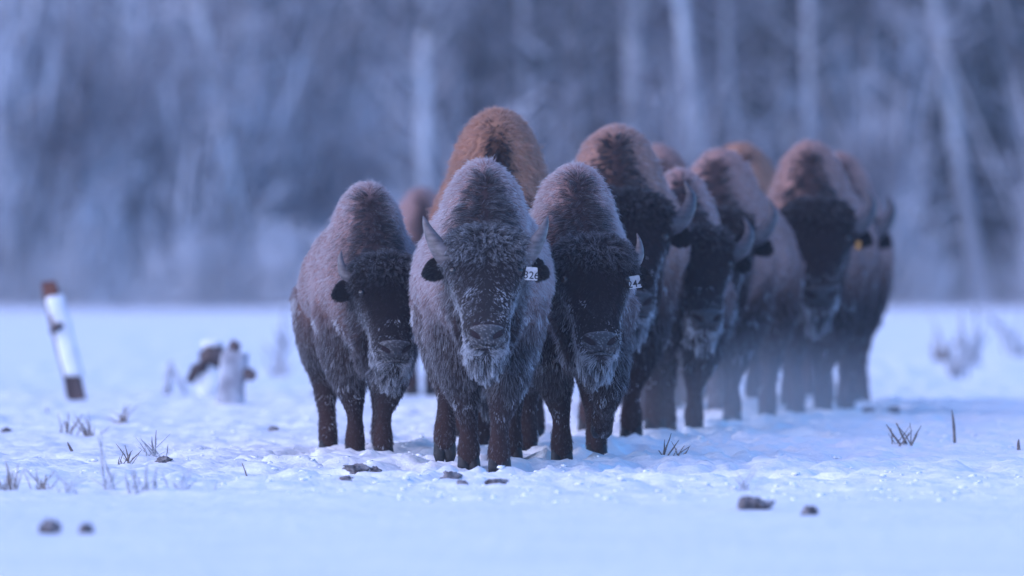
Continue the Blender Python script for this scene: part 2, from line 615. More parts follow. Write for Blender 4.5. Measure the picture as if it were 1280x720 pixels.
# all lengths as shares of the height at the hump; u runs forward (local -Y)
TORSO = [  # u, top, bottom, half width, height of the widest line, narrowness of the top
    (-1.02, 0.62, 0.50, 0.04, 0.56, 1.0), (-1.00, 0.69, 0.43, 0.11, 0.56, 1.0), (-0.93, 0.765, 0.385, 0.175, 0.57, 1.0),
    (-0.78, 0.81, 0.435, 0.208, 0.60, 1.0), (-0.58, 0.840, 0.425, 0.226, 0.61, 1.0), (-0.38, 0.870, 0.405, 0.230, 0.61, 1.0),
    (-0.20, 0.890, 0.38, 0.216, 0.61, 1.0), (-0.07, 0.890, 0.375, 0.200, 0.59, 1.0), (0.03, 0.875, 0.355, 0.186, 0.58, 1.0),
    (0.12, 0.850, 0.355, 0.172, 0.58, 1.0), (0.20, 0.815, 0.365, 0.156, 0.58, 1.0), (0.28, 0.780, 0.37, 0.134, 0.58, 1.0),
    (0.35, 0.77, 0.42, 0.105, 0.58, 1.0), (0.40, 0.70, 0.48, 0.06, 0.58, 1.0)]
HUMP = [  # u, top, half width
    (-0.52, 0.84, 0.07), (-0.36, 0.905, 0.108), (-0.20, 0.970, 0.128), (-0.08, 1.006, 0.134), (0.02, 1.008, 0.130),
    (0.11, 0.978, 0.124), (0.19, 0.920, 0.118), (0.27, 0.850, 0.112), (0.35, 0.775, 0.095)]
P0 = np.array([0, -0.355, 0.775])
P1 = np.array([0, -0.505, 0.408])
HL = np.linalg.norm(P1 - P0)
HA = (P1 - P0) / HL
HF = np.array([0, HA[2], -HA[1]])      # out of the face
if HF[1] > 0: HF = -HF
HEAD = [  # t, half width, towards the face, towards the jaw
    (0.00, 0.075, 0.045, 0.10), (0.08, 0.122, 0.068, 0.13), (0.20, 0.138, 0.080, 0.15), (0.34, 0.134, 0.076, 0.155),
    (0.46, 0.112, 0.066, 0.14), (0.60, 0.090, 0.060, 0.115), (0.74, 0.076, 0.057, 0.09), (0.88, 0.075, 0.056, 0.075),
    (0.98, 0.066, 0.045, 0.06), (1.04, 0.038, 0.018, 0.03)]
HEADK = np.array(HEAD)


def head_pt(x, t, f):
    return P0 + HA * (t * HL) + HF * f + np.array([x, 0, 0])


def leg_joints(front, mode, d, sx):
    """(u, z, x, radius along the leg)"""
    if front:
        xs, xf = 0.100 * sx, 0.048 * sx
        if mode == 'p':
            J = [(0.02, 0.56, xs), (-0.02, 0.43, xs * .95), (0.02 + .35 * d, 0.33, lerp(xs, xf, .35)), (0.03 + .6 * d, 0.235, lerp(xs, xf, .7)),
                 (0.01 + .85 * d, 0.15, xf), (0.00 + d, 0.075, xf), (0.02 + d, 0.012, xf)]
        else:
            J = [(0.04, 0.56, xs), (0.02, 0.43, xs * .95), (0.12, 0.33, lerp(xs, xf, .05)), (0.180, 0.235, lerp(xs, xf, .15)),
                 (0.115, 0.195, lerp(xs, xf, .2)), (0.05, 0.165, lerp(xs, xf, .25)), (-0.01, 0.125, lerp(xs, xf, .25))]
        rad = [0.105, 0.092, 0.072, 0.055, 0.031, 0.041, 0.030]
    else:
        xs, xf = 0.115 * sx, 0.105 * sx
        if mode == 'p':
            J = [(-0.82, 0.60, xs * .9), (-0.77, 0.45, xs), (-0.83 + .1 * d, 0.35, xs), (-0.92 + .5 * d, 0.255, xf),
                 (-0.90 + .8 * d, 0.155, xf), (-0.88 + d, 0.075, xf), (-0.85 + d, 0.012, xf)]
        else:
            J = [(-0.80, 0.60, xs * .9), (-0.66, 0.46, xs), (-0.62, 0.36, xs), (-0.60, 0.265, xf),
                 (-0.50, 0.185, xf * 1.1), (-0.44, 0.115, xf * 1.15), (-0.425, 0.062, xf * 1.15)]
        rad = [0.135, 0.110, 0.080, 0.052, 0.034, 0.041, 0.030]
    return J, rad


def unit(v):
    v = np.asarray(v, float)
    return v / (np.linalg.norm(v, axis=-1, keepdims=True) + 1e-9)


def rotz(p, ang, pivot=(0, -0.12)):
    p = np.asarray(p, float)
    c, s = np.cos(ang), np.sin(ang)
    x, y = p[..., 0] - pivot[0], p[..., 1] - pivot[1]
    return np.stack([c * x - s * y + pivot[0], s * x + c * y + pivot[1], p[..., 2]], -1)


POSE = {
    'A': [('p', 0.02), ('p', 0.10), ('p', 0.22), ('p', -0.05)],      # fore -x, fore +x, hind -x, hind +x
    'B': [('p', -0.04), ('p', 0.09), ('l', 0), ('p', -0.10)],
    'C': [('p', 0.05), ('l', 0), ('p', -0.08), ('p', 0.30)],
    'D': [('p', 0.08), ('p', -0.04), ('p', -0.05), ('p', 0.15)],
    'F': [('p', 0.06), ('p', -0.02), ('p', 0.10), ('p', -0.06)],
    'G': [('p', -0.03), ('p', 0.08), ('p', 0.14), ('p', 0.00)],
    'H': [('l', 0), ('p', 0.03), ('p', -0.04), ('p', 0.16)],
    'J': [('p', 0.07), ('p', -0.03), ('p', 0.02), ('p', 0.12)],
}
DEFAULT_POSE = [('p', 0.05), ('p', -0.03), ('p', -0.04), ('p', 0.12)]

WORDS = {
    'A': "frosted young bison with short horn at the left end of the herd, no ear tag",
    'B': "frosted bison leading the herd with white ear tag reading 326",
    'C': "frosted bison beside the leader, white ear tag partly hidden by its ear, foreleg raised",
    'D': "tall warm brown bison whose bare hump rises right behind the leader",
    'E': "blurred far bison seen in the gap between the leader and the leftmost bison",
    'F': "big brown-humped bison with large upcurved horn behind the second tagged bison",
    'G': "bison with half-hidden face, frosty chin and tall crescent horn, right of the brown-humped one",
    'L': "bison showing only its dark hump between two brown humps, behind the horned one",
    'H': "mauve-brown bison with dark lowered forehead in front of the orange-brown far hump",
    'I': "orange-brown far bison showing only its hump above the mauve-brown one",
    'J': "dark-faced bison with yellow ear tag and frosty chin near the right end of the herd",
    'K': "rearmost bison at the right edge of the herd, one curved horn against the wood",
}


def make_bison(b):
    key, H = b['k'], b['H']
    sd = 1000 + ord(key)
    g = np.random.default_rng(sd)
    near = key in 'ABC'
    hy = R(b['hyaw'])
    drop = b.get('drop', 0.0)
    dz = np.array([0, 0, -drop])
    L = Loft()
    # trunk
    S = spline(TORSO, 40)
    rings = []
    for u, zt, zb, w, zw, pw in S:
        rg = ring((0, -u, zw), (1, 0, 0), (0, 0, 1), w * b.get('wd', 1.0), zt - zw, zw - zb - 0.02, pw, 1.2 + 0.4 * float(sstep(-0.5, -0.1, u)))
        rg = rotz(rg, hy * float(sstep(0.08, 0.36, u)))
        rg[:, 2] -= drop * float(sstep(0.12, 0.36, u))
        rings.append(rg)
    L.add(rings, 0, S[:, 0])
    S = spline(HUMP, 24)
    rings = []
    for u, zt, w in S:
        rg = ring((0, -u, zt - 0.30), (1, 0, 0), (0, 0, 1), 1.09 * w * b.get('hw', 1.0), 0.29, 0.14, 1.03)
        rg = rotz(rg, hy * float(sstep(0.08, 0.36, u)))
        rg[:, 2] -= drop * float(sstep(0.12, 0.36, u))
        rings.append(rg)
    L.add(rings, 0, S[:, 0])
    # head
    S = spline(HEAD, 22)
    rings = [rotz(ring(P0 + HA * (t * HL), (1, 0, 0), HF, w, a, c, 0.92), hy) + dz for t, w, a, c in S]
    L.add(rings, 1, S[:, 0])
    # chin and beard
    beard = [(0.0, 0.46, 0.425, 0.064, 0.050), (0.35, 0.425, 0.435, 0.066, 0.052), (0.65, 0.375, 0.437, 0.054, 0.045), (0.9, 0.335, 0.432, 0.034, 0.03), (1.0, 0.318, 0.43, 0.015, 0.012)]
    S = spline(beard, 9)
    L.add([rotz(ring((0, -u, z), (1, 0, 0), (0, -1, 0), rx, ry, ry), hy) + dz for t, z, u, rx, ry in S], 2, S[:, 0])
    # throat
    thr = [(0.0, 0.66, 0.28, 0.10, 0.12), (0.4, 0.52, 0.29, 0.095, 0.11), (0.75, 0.42, 0.25, 0.085, 0.09), (1.0, 0.35, 0.19, 0.05, 0.05)]
    S = spline(thr, 8)
    L.add([rotz(ring((0, -u, z), (1, 0, 0), (0, -1, 0), rx, ry, ry), hy * .7) + dz * .6 for t, z, u, rx, ry in S], 0, [0.2] * 8)
    # legs
    pose = POSE.get(key, DEFAULT_POSE)
    feet = []
    for i, (mode, d) in enumerate(pose):
        front = i < 2
        sx = -1 if i % 2 == 0 else 1
        J, rad = leg_joints(front, mode, d, sx)
        keys = [(k / 6.0, J[k][2], J[k][0], J[k][1], rad[k]) for k in range(7)]
        S = spline(keys, 22)
        rings, ctr = [], []
        for t, x, u, z, r0 in S:
            ctr.append((x, -u, z))
        ctr = np.array(ctr)
        for q in range(len(S)):
            dv = unit(ctr[min(q + 1, len(S) - 1)] - ctr[max(q - 1, 0)])
            ez = unit(np.cross(dv, (1, 0, 0)))
            r0 = S[q, 4]
            flat = 1.25 if S[q, 0] < 0.4 else 1.1
            rings.append(ring(ctr[q], (1, 0, 0), ez, r0 * .92, r0 * flat, r0 * flat))
        L.add(rings, 3 if front else 4, S[:, 0])
        feet.append((ctr[-1], unit(ctr[-1] - ctr[-4]), mode, front))
    # tail
    tl = [(0.0, -0.98, 0.70, 0.025), (0.5, -1.05, 0.58, 0.018), (1.0, -1.06, 0.42, 0.014)]
    S = spline(tl, 8)
    L.add([ring((0, -u, z), (1, 0, 0), (0, 1, 0), rr, rr, rr) for t, u, z, rr in S], 5, S[:, 0])

    V0 = np.concatenate(L.v)
    tmp = bpy.data.objects.new("tmp", new_mesh("tmp", V0, L.f))
    COL.objects.link(tmp)
    rm = tmp.modifiers.new("r", 'REMESH')
    rm.mode = 'VOXEL'
    rm.voxel_size = 0.0125 if near else 0.016
    sm = tmp.modifiers.new("s", 'SMOOTH')
    sm.iterations = 7
    sm.factor = 0.5
    dg = bpy.context.evaluated_depsgraph_get()
    me = bpy.data.meshes.new_from_object(tmp.evaluated_get(dg))
    tm = tmp.data
    bpy.data.objects.remove(tmp)
    bpy.data.meshes.remove(tm)
    me.name = "body"
    nv = len(me.vertices)
    co = np.empty(nv * 3, np.float32); me.vertices.foreach_get('co', co); co = co.reshape(-1, 3).astype(float)
    no = np.empty(nv * 3, np.float32); me.vertices.foreach_get('normal', no); no = no.reshape(-1, 3).astype(float)
    kd = KDTree(len(V0))
    for i, v in enumerate(V0):
        kd.insert(v, i)
    kd.balance()
    idx = np.array([kd.find(v)[1] for v in co])
    reg = np.array(L.reg)[idx]
    tpar = np.array(L.t)[idx]

    # small lumps of matted coat
    lump = (fbm(co * 9 + sd, sd, 3) - 0.5)
    co = co + no * (lump * 0.016)[:, None] * np.where((reg == 1) | (co[:, 2] < 0.2), 0.35, 1.0)[:, None]

    # unrotated coordinates
    u_ = -co[:, 1]
    hang = np.where((reg == 1) | (reg == 2), 1.0, sstep(0.08, 0.36, u_) * (reg == 0))
    q = rotz(co - dz * hang[:, None], -hy * hang)
    qn = rotz(no, -hy * hang, (0, 0))
    u, x, z = -q[:, 1], q[:, 0], q[:, 2]
    nf = -qn[:, 1]
    head, brd, fl, hl_ = reg == 1, reg == 2, reg == 3, reg == 4
    ht = ((q - P0) @ HA) / HL
    hf = (q - P0 - ht[:, None] * HL * HA) @ HF
    nz1 = fbm(q * 14 + sd, sd + 3, 2)
    nz2 = fbm(q * 45 + sd, sd + 5, 2)

    # ---- colour of the coat
    warm, frost = b['warm'], b['frost']
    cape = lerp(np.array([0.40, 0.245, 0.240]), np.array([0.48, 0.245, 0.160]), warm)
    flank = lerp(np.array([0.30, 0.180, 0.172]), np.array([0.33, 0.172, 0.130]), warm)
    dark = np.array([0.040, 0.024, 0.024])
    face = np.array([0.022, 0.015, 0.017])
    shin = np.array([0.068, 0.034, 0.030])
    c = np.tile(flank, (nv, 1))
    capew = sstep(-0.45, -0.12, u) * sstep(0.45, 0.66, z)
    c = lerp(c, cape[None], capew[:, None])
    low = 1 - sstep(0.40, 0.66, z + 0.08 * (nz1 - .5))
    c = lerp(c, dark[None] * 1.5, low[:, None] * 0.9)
    # dark crest down the front of the hump
    half = (1.0 if near else 0.8) * 0.036 + (1.0 if near else 0.75) * 0.055 * (1 - sstep(0.76, 0.95, z)) + 0.02 * (nz1 - .5)
    crest = np.exp(-np.abs(x / half) ** 3) * sstep(0.05, 0.35, nf) * (1 - sstep(0.93, 0.975, z)) * (reg == 0) * sstep(0.0, 0.06, u)
    # throat and neck sides behind the head
    thr = sstep(0.22, 0.32, u) * (1 - sstep(0.62, 0.74, z)) * (reg == 0)
    c = lerp(c, dark[None], (thr * 0.9)[:, None])
    c[head | brd] = face
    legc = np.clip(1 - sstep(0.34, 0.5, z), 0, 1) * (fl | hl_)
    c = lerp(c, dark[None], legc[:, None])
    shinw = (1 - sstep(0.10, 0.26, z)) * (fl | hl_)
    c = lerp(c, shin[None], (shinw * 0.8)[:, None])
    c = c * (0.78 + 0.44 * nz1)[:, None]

    # ---- hair length, lift, density, frost
    ln = np.full(nv, 0.012)
    ln = lerp(ln, 0.020, capew)
    ln = np.where(fl, lerp(0.012, 0.027, sstep(0.21, 0.31, z)), ln)
    ln = np.where(hl_, lerp(0.012, 0.022, sstep(0.22, 0.36, z)), ln)
    chest = (reg == 0) * (1 - sstep(0.36, 0.48, z)) * sstep(-0.35, 0.0, u)
    ln = lerp(ln, 0.022, chest)
    hl = np.interp(ht, [0, .1, .25, .36, .5, .7, .8, .9, 1.05], [.026, .030, .026, .014, .012, .012, .010, .010, .022])
    hl = np.where(hf < -0.03, np.interp(ht, [0, .4, .7, 1.0], [.022, .024, .024, .022]), hl)
    ln = np.where(head, hl, ln)
    ln = np.where(brd, 0.036, ln)
    ln = ln * (0.62 + 0.76 * fbm(q * 24 + sd, sd + 31, 2))
    lift = np.full(nv, 0.36)
    lift = lerp(lift, 0.55, sstep(0.86, 0.97, z))
    lift = np.where(head & (ht < 0.32) & (hf > -.03), 0.75, lift)
    lift = np.where(brd, 0.35, lift)
    lift = np.where(fl | hl_, 0.38, lift)
    pad = head & (ht > 0.85) & (hf > 0.022) & (np.abs(x) < 0.050)
    dens = np.where(head, 1.9, np.where(brd, 1.6, np.where(fl | hl_, 1.25, 1.0)))
    dens = np.where(pad, 0.0, dens)
    wn_ = rotz(no, R(b['yaw']), (0, 0))
    dens = dens * (0.22 + 0.78 * sstep(-0.5, -0.05, -wn_[:, 1]))
    fr = np.full(nv, 0.40)
    fr = lerp(fr, 0.60, capew)
    fr = lerp(fr, 0.14, crest)
    fr = lerp(fr, 0.34, low)
    fr = np.where(fl | hl_, 0.22 + 0.16 * sstep(0.22, 0.36, z), fr)
    face_f = np.interp(ht, [0, .12, .3, .38, .5, .7, .85, 1], [.30, .44, .44, .20, .36, .54, .60, .7])
    if key in 'AC':
        face_f = np.interp(ht, [0, .12, .3, .38, .6, .8, .9, 1], [.24, .30, .14, .05, .09, .24, .50, .8])
    if not near:
        face_f = np.interp(ht, [0, .12, .3, .6, .75, .9, 1], [.18, .15, .06, .08, .35, .9, 1.2])
    jaw = sstep(0.45, 0.9, ht) * sstep(0.02, -0.03, hf)
    wh = np.interp(ht, HEADK[:, 0], HEADK[:, 1])
    rimf = sstep(0.72, 1.0, np.abs(x) / wh) * sstep(0.3, 0.55, ht)
    face_f = face_f + 0.45 * rimf
    fr = np.where(head, face_f + 0.55 * jaw, fr)
    fr = np.where(brd, 0.55, fr)
    fr = fr * (0.55 + 0.9 * nz2)
    if not near:
        fr = np.where(head | brd, fr * 2.0, fr)
    snowy = sstep(0.62, 0.72, fbm(q * 22 + 5 * sd, sd + 9, 3)) * ((fl & (z < 0.40)) | hl_ | brd | (head & (ht > .55)) | (low > .5)) * (0.8 if near else 0.4)
    snowy = np.maximum(snowy, (brd | (head & (ht > .72))) * sstep(0.50, 0.64, nz2) * 0.40)
    fr = fr * frost

    # ---- combing direction
    down = np.array([0, 0, -1.0]); back = np.array([0, 1.0, 0])
    comb = np.tile(down * 0.8 + back * 0.65, (nv, 1))
    comb[:, 0] += np.clip(co[:, 0] * 6, -1, 1) * 0.3
    comb[fl | hl_] = down
    hd = HA[None] * 0.7 + np.array([1, 0, 0])[None] * (np.sign(x) * 0.75)[:, None]
    top = head & (ht < 0.3)
    comb = np.where(head[:, None], hd, comb)
    comb = np.where(top[:, None], np.stack([x * 6, np.full(nv, -0.3), np.where(ht < 0.1, 0.5, -0.5)], 1), comb)
    comb = np.where((head & (hf < -0.02))[:, None], down[None] + np.array([1, 0, 0])[None] * (np.sign(x) * 0.35)[:, None], comb)
    comb = np.where(brd[:, None], down[None] + np.array([1, 0, 0])[None] * (x * 4)[:, None], comb)
    comb = np.where((chest > 0.5)[:, None], down[None] + 0.2 * back[None], comb)
    comb = comb - no * np.sum(comb * no, 1)[:, None]
    comb = unit(comb)

    # ---- objects
    root = link("bison", None, loc=(b['x'], b['y'], -0.042))
    root.rotation_euler = (0, 0, R(b['yaw']))
    tag(root, WORDS[key], "bison", "bison walking in a column across the snow")
    me.vertices.foreach_set('co', (co * H).astype(np.float32).ravel())
    a = me.attributes.new("tone", 'FLOAT_COLOR', 'POINT')
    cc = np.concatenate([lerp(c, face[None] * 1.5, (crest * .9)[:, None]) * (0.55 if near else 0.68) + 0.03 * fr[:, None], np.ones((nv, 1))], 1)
    cc[pad, :3] = face * 1.2
    a.data.foreach_set('color', cc.astype(np.float32).ravel())
    me.materials.clear()
    me.materials.append(M_HIDE)
    me.polygons.foreach_set('use_smooth', np.ones(len(me.polygons), bool))
    me.update()
    link("body", me, root)

    hp = lambda p: (rotz(np.asarray(p), hy) + dz) * H      # head piece -> local metres

    # horns
    kind = b['horn']
    for s in (-1, 1):
        if kind == 'cow':
            K = [(0, .085, .27, .0), (.25, .122, .245, .015), (.5, .152, .15, .018), (.78, .180, .01, .012), (1, .196, -.12, .005)]
            r0, mat = 0.037, M_HORN
        elif kind == 'young':
            K = [(0, .090, .20, -.01), (.3, .130, .20, .0), (.6, .156, .12, .0), (.85, .160, .02, .0), (1, .154, -.06, .0)]
            r0, mat = 0.026, M_HORN
        else:
            K = [(0, .085, .25, .0), (.25, .135, .26, .012), (.5, .178, .17, .016), (.75, .198, .02, .010), (1, .182, -.13, .0)]
            r0, mat = 0.035, M_HORN_DARK
        S = spline(K, 14)
        pts = [Vector(hp(head_pt(s * xx, tt, ff))) for _, xx, tt, ff in S]
        mb = MB().tube(pts, [H * r0 * (1 - uu ** 1.5) ** 0.8 + 0.002 for uu in S[:, 0]], 12)
        link("horn", mb.build("horn", mat), root)

    # ears
    ear_v, ear_f, nb0 = [], [], 0
    for s in (-1, 1):
        a0, a1 = head_pt(s * 0.105, 0.27, -0.012), head_pt(s * 0.190, 0.325, -0.015)
        dv = unit(a1 - a0)
        wv = unit(np.cross(dv, (0, 1, 0.0)))
        tv = np.cross(dv, wv)
        rings = []
        for uu, w, th in ((0, .020, .018), (.2, .030, .016), (.45, .037, .011), (.7, .034, .009), (.9, .020, .007), (1.0, .005, .004)):
            rings.append(hp(ring(a0 + (a1 - a0) * uu + np.array([0, 0, -0.012 * uu * uu]), wv, tv, w, th * .6, th)))
        E = Loft(); E.add(rings, 0)
        ev = np.concatenate(E.v)
        em = new_mesh("ear", ev, E.f, M_HIDE)
        ea = em.attributes.new("tone", 'FLOAT_COLOR', 'POINT')
        ea.data.foreach_set('color', np.tile([0.012, 0.010, 0.011, 1], (len(ev), 1)).astype(np.float32).ravel())
        link("ear", em, root)
        ear_v.append(ev)
    # eyes
    for s in (-1, 1):
        bm = bmesh.new()
        bmesh.ops.create_uvsphere(bm, u_segments=14, v_segments=10, radius=0.015 * H)
        m2 = bpy.data.meshes.new("eye"); bm.to_mesh(m2); bm.free()
        m2.materials.append(M_EYE)
        m2.polygons.foreach_set('use_smooth', [True] * len(m2.polygons))
        link("eye", m2, root, hp(head_pt(s * 0.101, 0.385, 0.036)))
    # muzzle pad with nostrils and mouth line
    na, nb = 41, 27
    mv, mt = [], []
    for j in range(nb):
        bb = j / (nb - 1)
        t = 0.84 + 0.20 * bb
        w = np.interp(t, HEADK[:, 0], HEADK[:, 1]); f0 = np.interp(t, HEADK[:, 0], HEADK[:, 2])
        if bb > 0.75: w = max(w, 0.050); f0 = max(f0, 0.036)
        for i in range(na):
            aa = -1 + 2 * i / (na - 1)
            ang = aa * 1.12
            off = 0.004 * (1 - abs(aa) ** 4) * (1 - (2 * bb - 1) ** 6) - 0.012 * (abs(aa) ** 8) - 0.006 * (1 - bb) ** 6
            al = abs(aa)
            ctr = 0.76 - 1.15 * (bb - 0.25)
            nos = min(1.0, 1.6 * math.exp(-((al - ctr) / 0.12) ** 2 - ((bb - 0.42) / 0.15) ** 2))
            rim = math.exp(-((al - ctr - 0.22) / 0.12) ** 2 - ((bb - 0.40) / 0.2) ** 2)
            mouth = math.exp(-((bb - 0.86 - 0.05 * al) / 0.035) ** 2) * (1 if al < .75 else 0)
            phil = math.exp(-(aa / 0.05) ** 2) * sstep(0.45, 0.6, bb)
            off += -0.026 * nos + 0.006 * rim - 0.010 * mouth - 0.003 * phil
            mv.append(head_pt((w + off) * math.sin(ang), t, (f0 + off) * math.cos(ang)))
            tone = lerp(np.array([0.028, 0.027, 0.031]), np.array([0.003, 0.003, 0.003]), min(1, nos * 1.3 + mouth))
            fleck = 0.16 * frost * (1 - min(1, nos * 1.5)) * (random.random() < 0.10 + 0.35 * abs(2 * bb - 1) ** 3 + 0.35 * al ** 4)
            frs = 0.05 * frost * sstep(.35, .0, bb) + 0.04 * rim * frost + fleck
            mt.append(list(tone + frs) + [1])
    mf = [(j * na + i, j * na + i + 1, (j + 1) * na + i + 1, (j + 1) * na + i) for j in range(nb - 1) for i in range(na - 1)]
    edge = [i for i in range(na)] + [j * na + na - 1 for j in range(1, nb)] + [(nb - 1) * na + i for i in range(na - 2, -1, -1)] + [j * na for j in range(nb - 2, 0, -1)]
    mv.append(head_pt(0, 0.93, -0.02)); mt.append([0.02, 0.02, 0.02, 1])
    for i in range(len(edge)):
        mf.append((edge[(i + 1) % len(edge)], edge[i], len(mv) - 1))
    mm = new_mesh("muzzle", [hp(v) for v in mv], mf, M_NOSE)
    ma = mm.attributes.new("tone", 'FLOAT_COLOR', 'POINT')
    ma.data.foreach_set('color', np.array(mt, np.float32).ravel())
    link("muzzle", mm, root)
    # hooves
    for p, dv, mode, front in feet:
        mb = MB()
        for s in (-1, 1):
            o = p + np.array([s * 0.016, 0, 0])
            if mode == 'p':
                pts = [o + (0, .008, .050), o + (0, .002, .030), o + (0, -.012, .012), o + (0, -.018, -0.002)]
            else:
                pp = np.array([0, -abs(dv[2]), dv[1]]) if False else dv
                pts = [o - dv * .045, o - dv * .022, o + dv * .010, o + dv * .036]
            mb.tube([Vector(v * H) for v in pts], [r_ * H for r_ in (.016, .020, .021, .012 if mode == 'l' else .021)], 10)
        link("hoof", mb.build("hoof", M_HOOF), root)
    # ear tags
    if key in 'BCJ':
        mat = M_TAG_YELLOW if key == 'J' else M_TAG
        w, h = (0.041, 0.041) if key != 'J' else (0.022, 0.032)
        cx, ct, cf = (0.142 if key == 'B' else 0.126, 0.415, 0.044) if key != 'J' else (0.140, 0.46, 0.045)
        bm = bmesh.new()
        bmesh.ops.create_cube(bm, size=1.0)
        for v in bm.verts:
            v.co = Vector((v.co.x * w * H * (0.86 if v.co.z > 0 else 1), v.co.y * 0.0025, v.co.z * h * H))
        bmesh.ops.bevel(bm, geom=[e for e in bm.edges if abs(e.verts[0].co.y - e.verts[1].co.y) > 0.001], offset=0.006, segments=3, affect='EDGES', profile=0.5)
        m2 = bpy.data.meshes.new("ear_tag"); bm.to_mesh(m2); bm.free()
        m2.materials.append(mat)
        tg = link("ear_tag", m2, root, hp(head_pt(cx, ct, cf)))
        tg.rotation_euler = (0, R(-9 if key == 'C' else 4), hy * 0.3)
        if key != 'J':
            fc = bpy.data.curves.new("lettering", 'FONT')
            fc.body = "326" if key == 'B' else "244"
            fc.size = 0.033 * H
            fc.align_x = 'CENTER'
            fc.extrude = 0.0006
            fc.offset = 0.0004
            fc.materials.append(M_INK)
            to = bpy.data.objects.new("tmp", fc)
            COL.objects.link(to)
            tme = bpy.data.meshes.new_from_object(to.evaluated_get(bpy.context.evaluated_depsgraph_get()))
            bpy.data.objects.remove(to)
            bpy.data.curves.remove(fc)
            tme.name = "lettering"
            tx = link("lettering", tme, tg, (0, -0.0022, -0.016 * H))
            tx.rotation_euler = (math.pi / 2, 0, 0)

    # ---- fur strands
    tris = np.array([t.vertices[:] for t in me.loop_triangles]) if len(me.loop_triangles) else None
    if tris is None:
        me.calc_loop_triangles()
        tris = np.empty(len(me.loop_triangles) * 3, np.int32)
        me.loop_triangles.foreach_get('vertices', tris)
        tris = tris.reshape(-1, 3)
    A_, B_, C_ = co[tris[:, 0]], co[tris[:, 1]], co[tris[:, 2]]
    area = np.linalg.norm(np.cross(B_ - A_, C_ - A_), axis=1) * dens[tris].mean(1)
    N = b['n']
    ti = g.choice(len(tris), N, p=area / area.sum())
    r1, r2 = g.random(N), g.random(N)
    fl1 = r1 + r2 > 1
    r1[fl1], r2[fl1] = 1 - r1[fl1], 1 - r2[fl1]
    W = np.stack([1 - r1 - r2, r1, r2], 1)
    T = tris[ti]
    it = lambda arr: (arr[T] * (W[..., None] if arr.ndim == 2 else W)).sum(1)
    P, Nn, Cb = it(co), unit(it(no)), unit(it(comb))
    Ln, Lf, Fr, Cl, Sn = it(ln), it(lift), it(fr), it(c), it(snowy)
    curl = it((head & (ht < 0.34) & (hf > -.04)).astype(float))
    isb = it(brd.astype(float))
    # ears get dark hair of their own
    ne = max(300, N // 45)
    for ev in ear_v:
        e = ev / H
        k1 = g.integers(0, len(e) - NSEG - 2, ne)
        pe = lerp(e[k1], e[k1 + NSEG], g.random(ne)[:, None])
        ec = e.mean(0)
        nn = unit(pe - ec)
        out = unit(e[-3] - e[0])
        P = np.concatenate([P, pe]); Nn = np.concatenate([Nn, nn])
        Cb = np.concatenate([Cb, np.tile(unit(np.array([out[0], 0, -0.35])), (ne, 1))])
        Ln = np.concatenate([Ln, np.full(ne, .013)]); Lf = np.concatenate([Lf, np.full(ne, .25)])
        Fr = np.concatenate([Fr, np.full(ne, .06 * frost)]); Cl = np.concatenate([Cl, np.tile([.012, .010, .011], (ne, 1))])
        Sn = np.concatenate([Sn, np.zeros(ne)]); curl = np.concatenate([curl, np.zeros(ne)]); isb = np.concatenate([isb, np.zeros(ne)])
    N = len(P)
    # the dark crest is a matter of single hairs: ragged edge
    Cp = np.concatenate([it((reg == 0).astype(float)), np.zeros(N - len(T))])
    Cr = np.concatenate([it(crest), np.zeros(N - len(T))])
    cn = fbm(np.concatenate([P * 30]) + sd, sd + 21, 2) - 0.5
    isd = g.random(N) < np.clip(Cr * 1.7 + cn * 1.2 * sstep(0.02, 0.3, Cr), 0, 0.99)
    Cl = np.where(isd[:, None], face[None] * 1.2, Cl)
    Fr = np.where(isd, Fr * 0.35 + 0.02, Fr)
    Cp = np.where(isd, 0.0, Cp)
    Lf = np.where(isd, Lf + 0.22, Lf)
    Fr = np.where(isd, Fr + 0.10 * frost, Fr)
    fly = (g.random(N) < 0.075) & (curl < 0.5) & (isb < 0.3) & (Cp > 0.3)
    Ln = Ln * (0.55 + 0.65 * g.random(N)) * np.where(fly, 1.5, 1.0) * np.where(isd, 1.7, 1.0)
    Lf = np.where(fly, 0.85, Lf)
    Fr = np.where(fly, Fr * 2.2 + 0.1 * frost, Fr)  # flyaway hairs frosted, and paler still to stand in for rim light
    lfv = np.clip(Lf + g.normal(0, 0.10, N), 0.08, 0.95)
    d0 = unit(Nn * lfv[:, None] + Cb * (1 - lfv)[:, None] + g.normal(0, 0.22, (N, 3)))
    K = 6 if near else 4
    s = np.linspace(0, 1, K)
    pts = (P - Nn * 0.004)[:, None] + d0[:, None] * (Ln[:, None] * s)[..., None]
    pts = pts + Cb[:, None] * (Ln[:, None] * 0.28 * s ** 2)[..., None]
    pts[..., 2] -= Ln[:, None] * 0.15 * s ** 2
    # curls on the forehead
    side = unit(np.cross(d0, g.normal(0, 1, (N, 3))))
    ph = g.random(N) * 6.283
    pts += side[:, None] * ((curl * 0.30 + 0.05) * Ln)[:, None, None] * (np.sin(ph[:, None] + s * 5.5) * s)[..., None]
    # clumps
    M = N // 13
    gi = g.choice(N, M, replace=False)
    kd = KDTree(M)
    for i, j in enumerate(gi):
        kd.insert(P[j], i)
    kd.balance()
    near_g = np.array([gi[kd.find(p)[1]] for p in P])
    ck = (0.28 + 0.30 * g.random(N) + 0.42 * isb + 0.25 * curl + 0.25 * isd)
    pts = pts + (pts[near_g] - pts) * (np.clip(ck, 0, .85)[:, None] * s ** 1.3)[..., None]
    # colour along the strand: frost gathers at the tips
    heavy = np.clip(Cp, 0, 1)
    frs = np.clip(Fr * lerp(0.25 + 2.6 * g.random(N) ** 2.6, 0.55 + 0.9 * g.random(N), heavy), 0, 1.3)
    white = (g.random(N) < Sn * 0.75)
    frost_c = np.array([0.66, 0.68, 0.73])
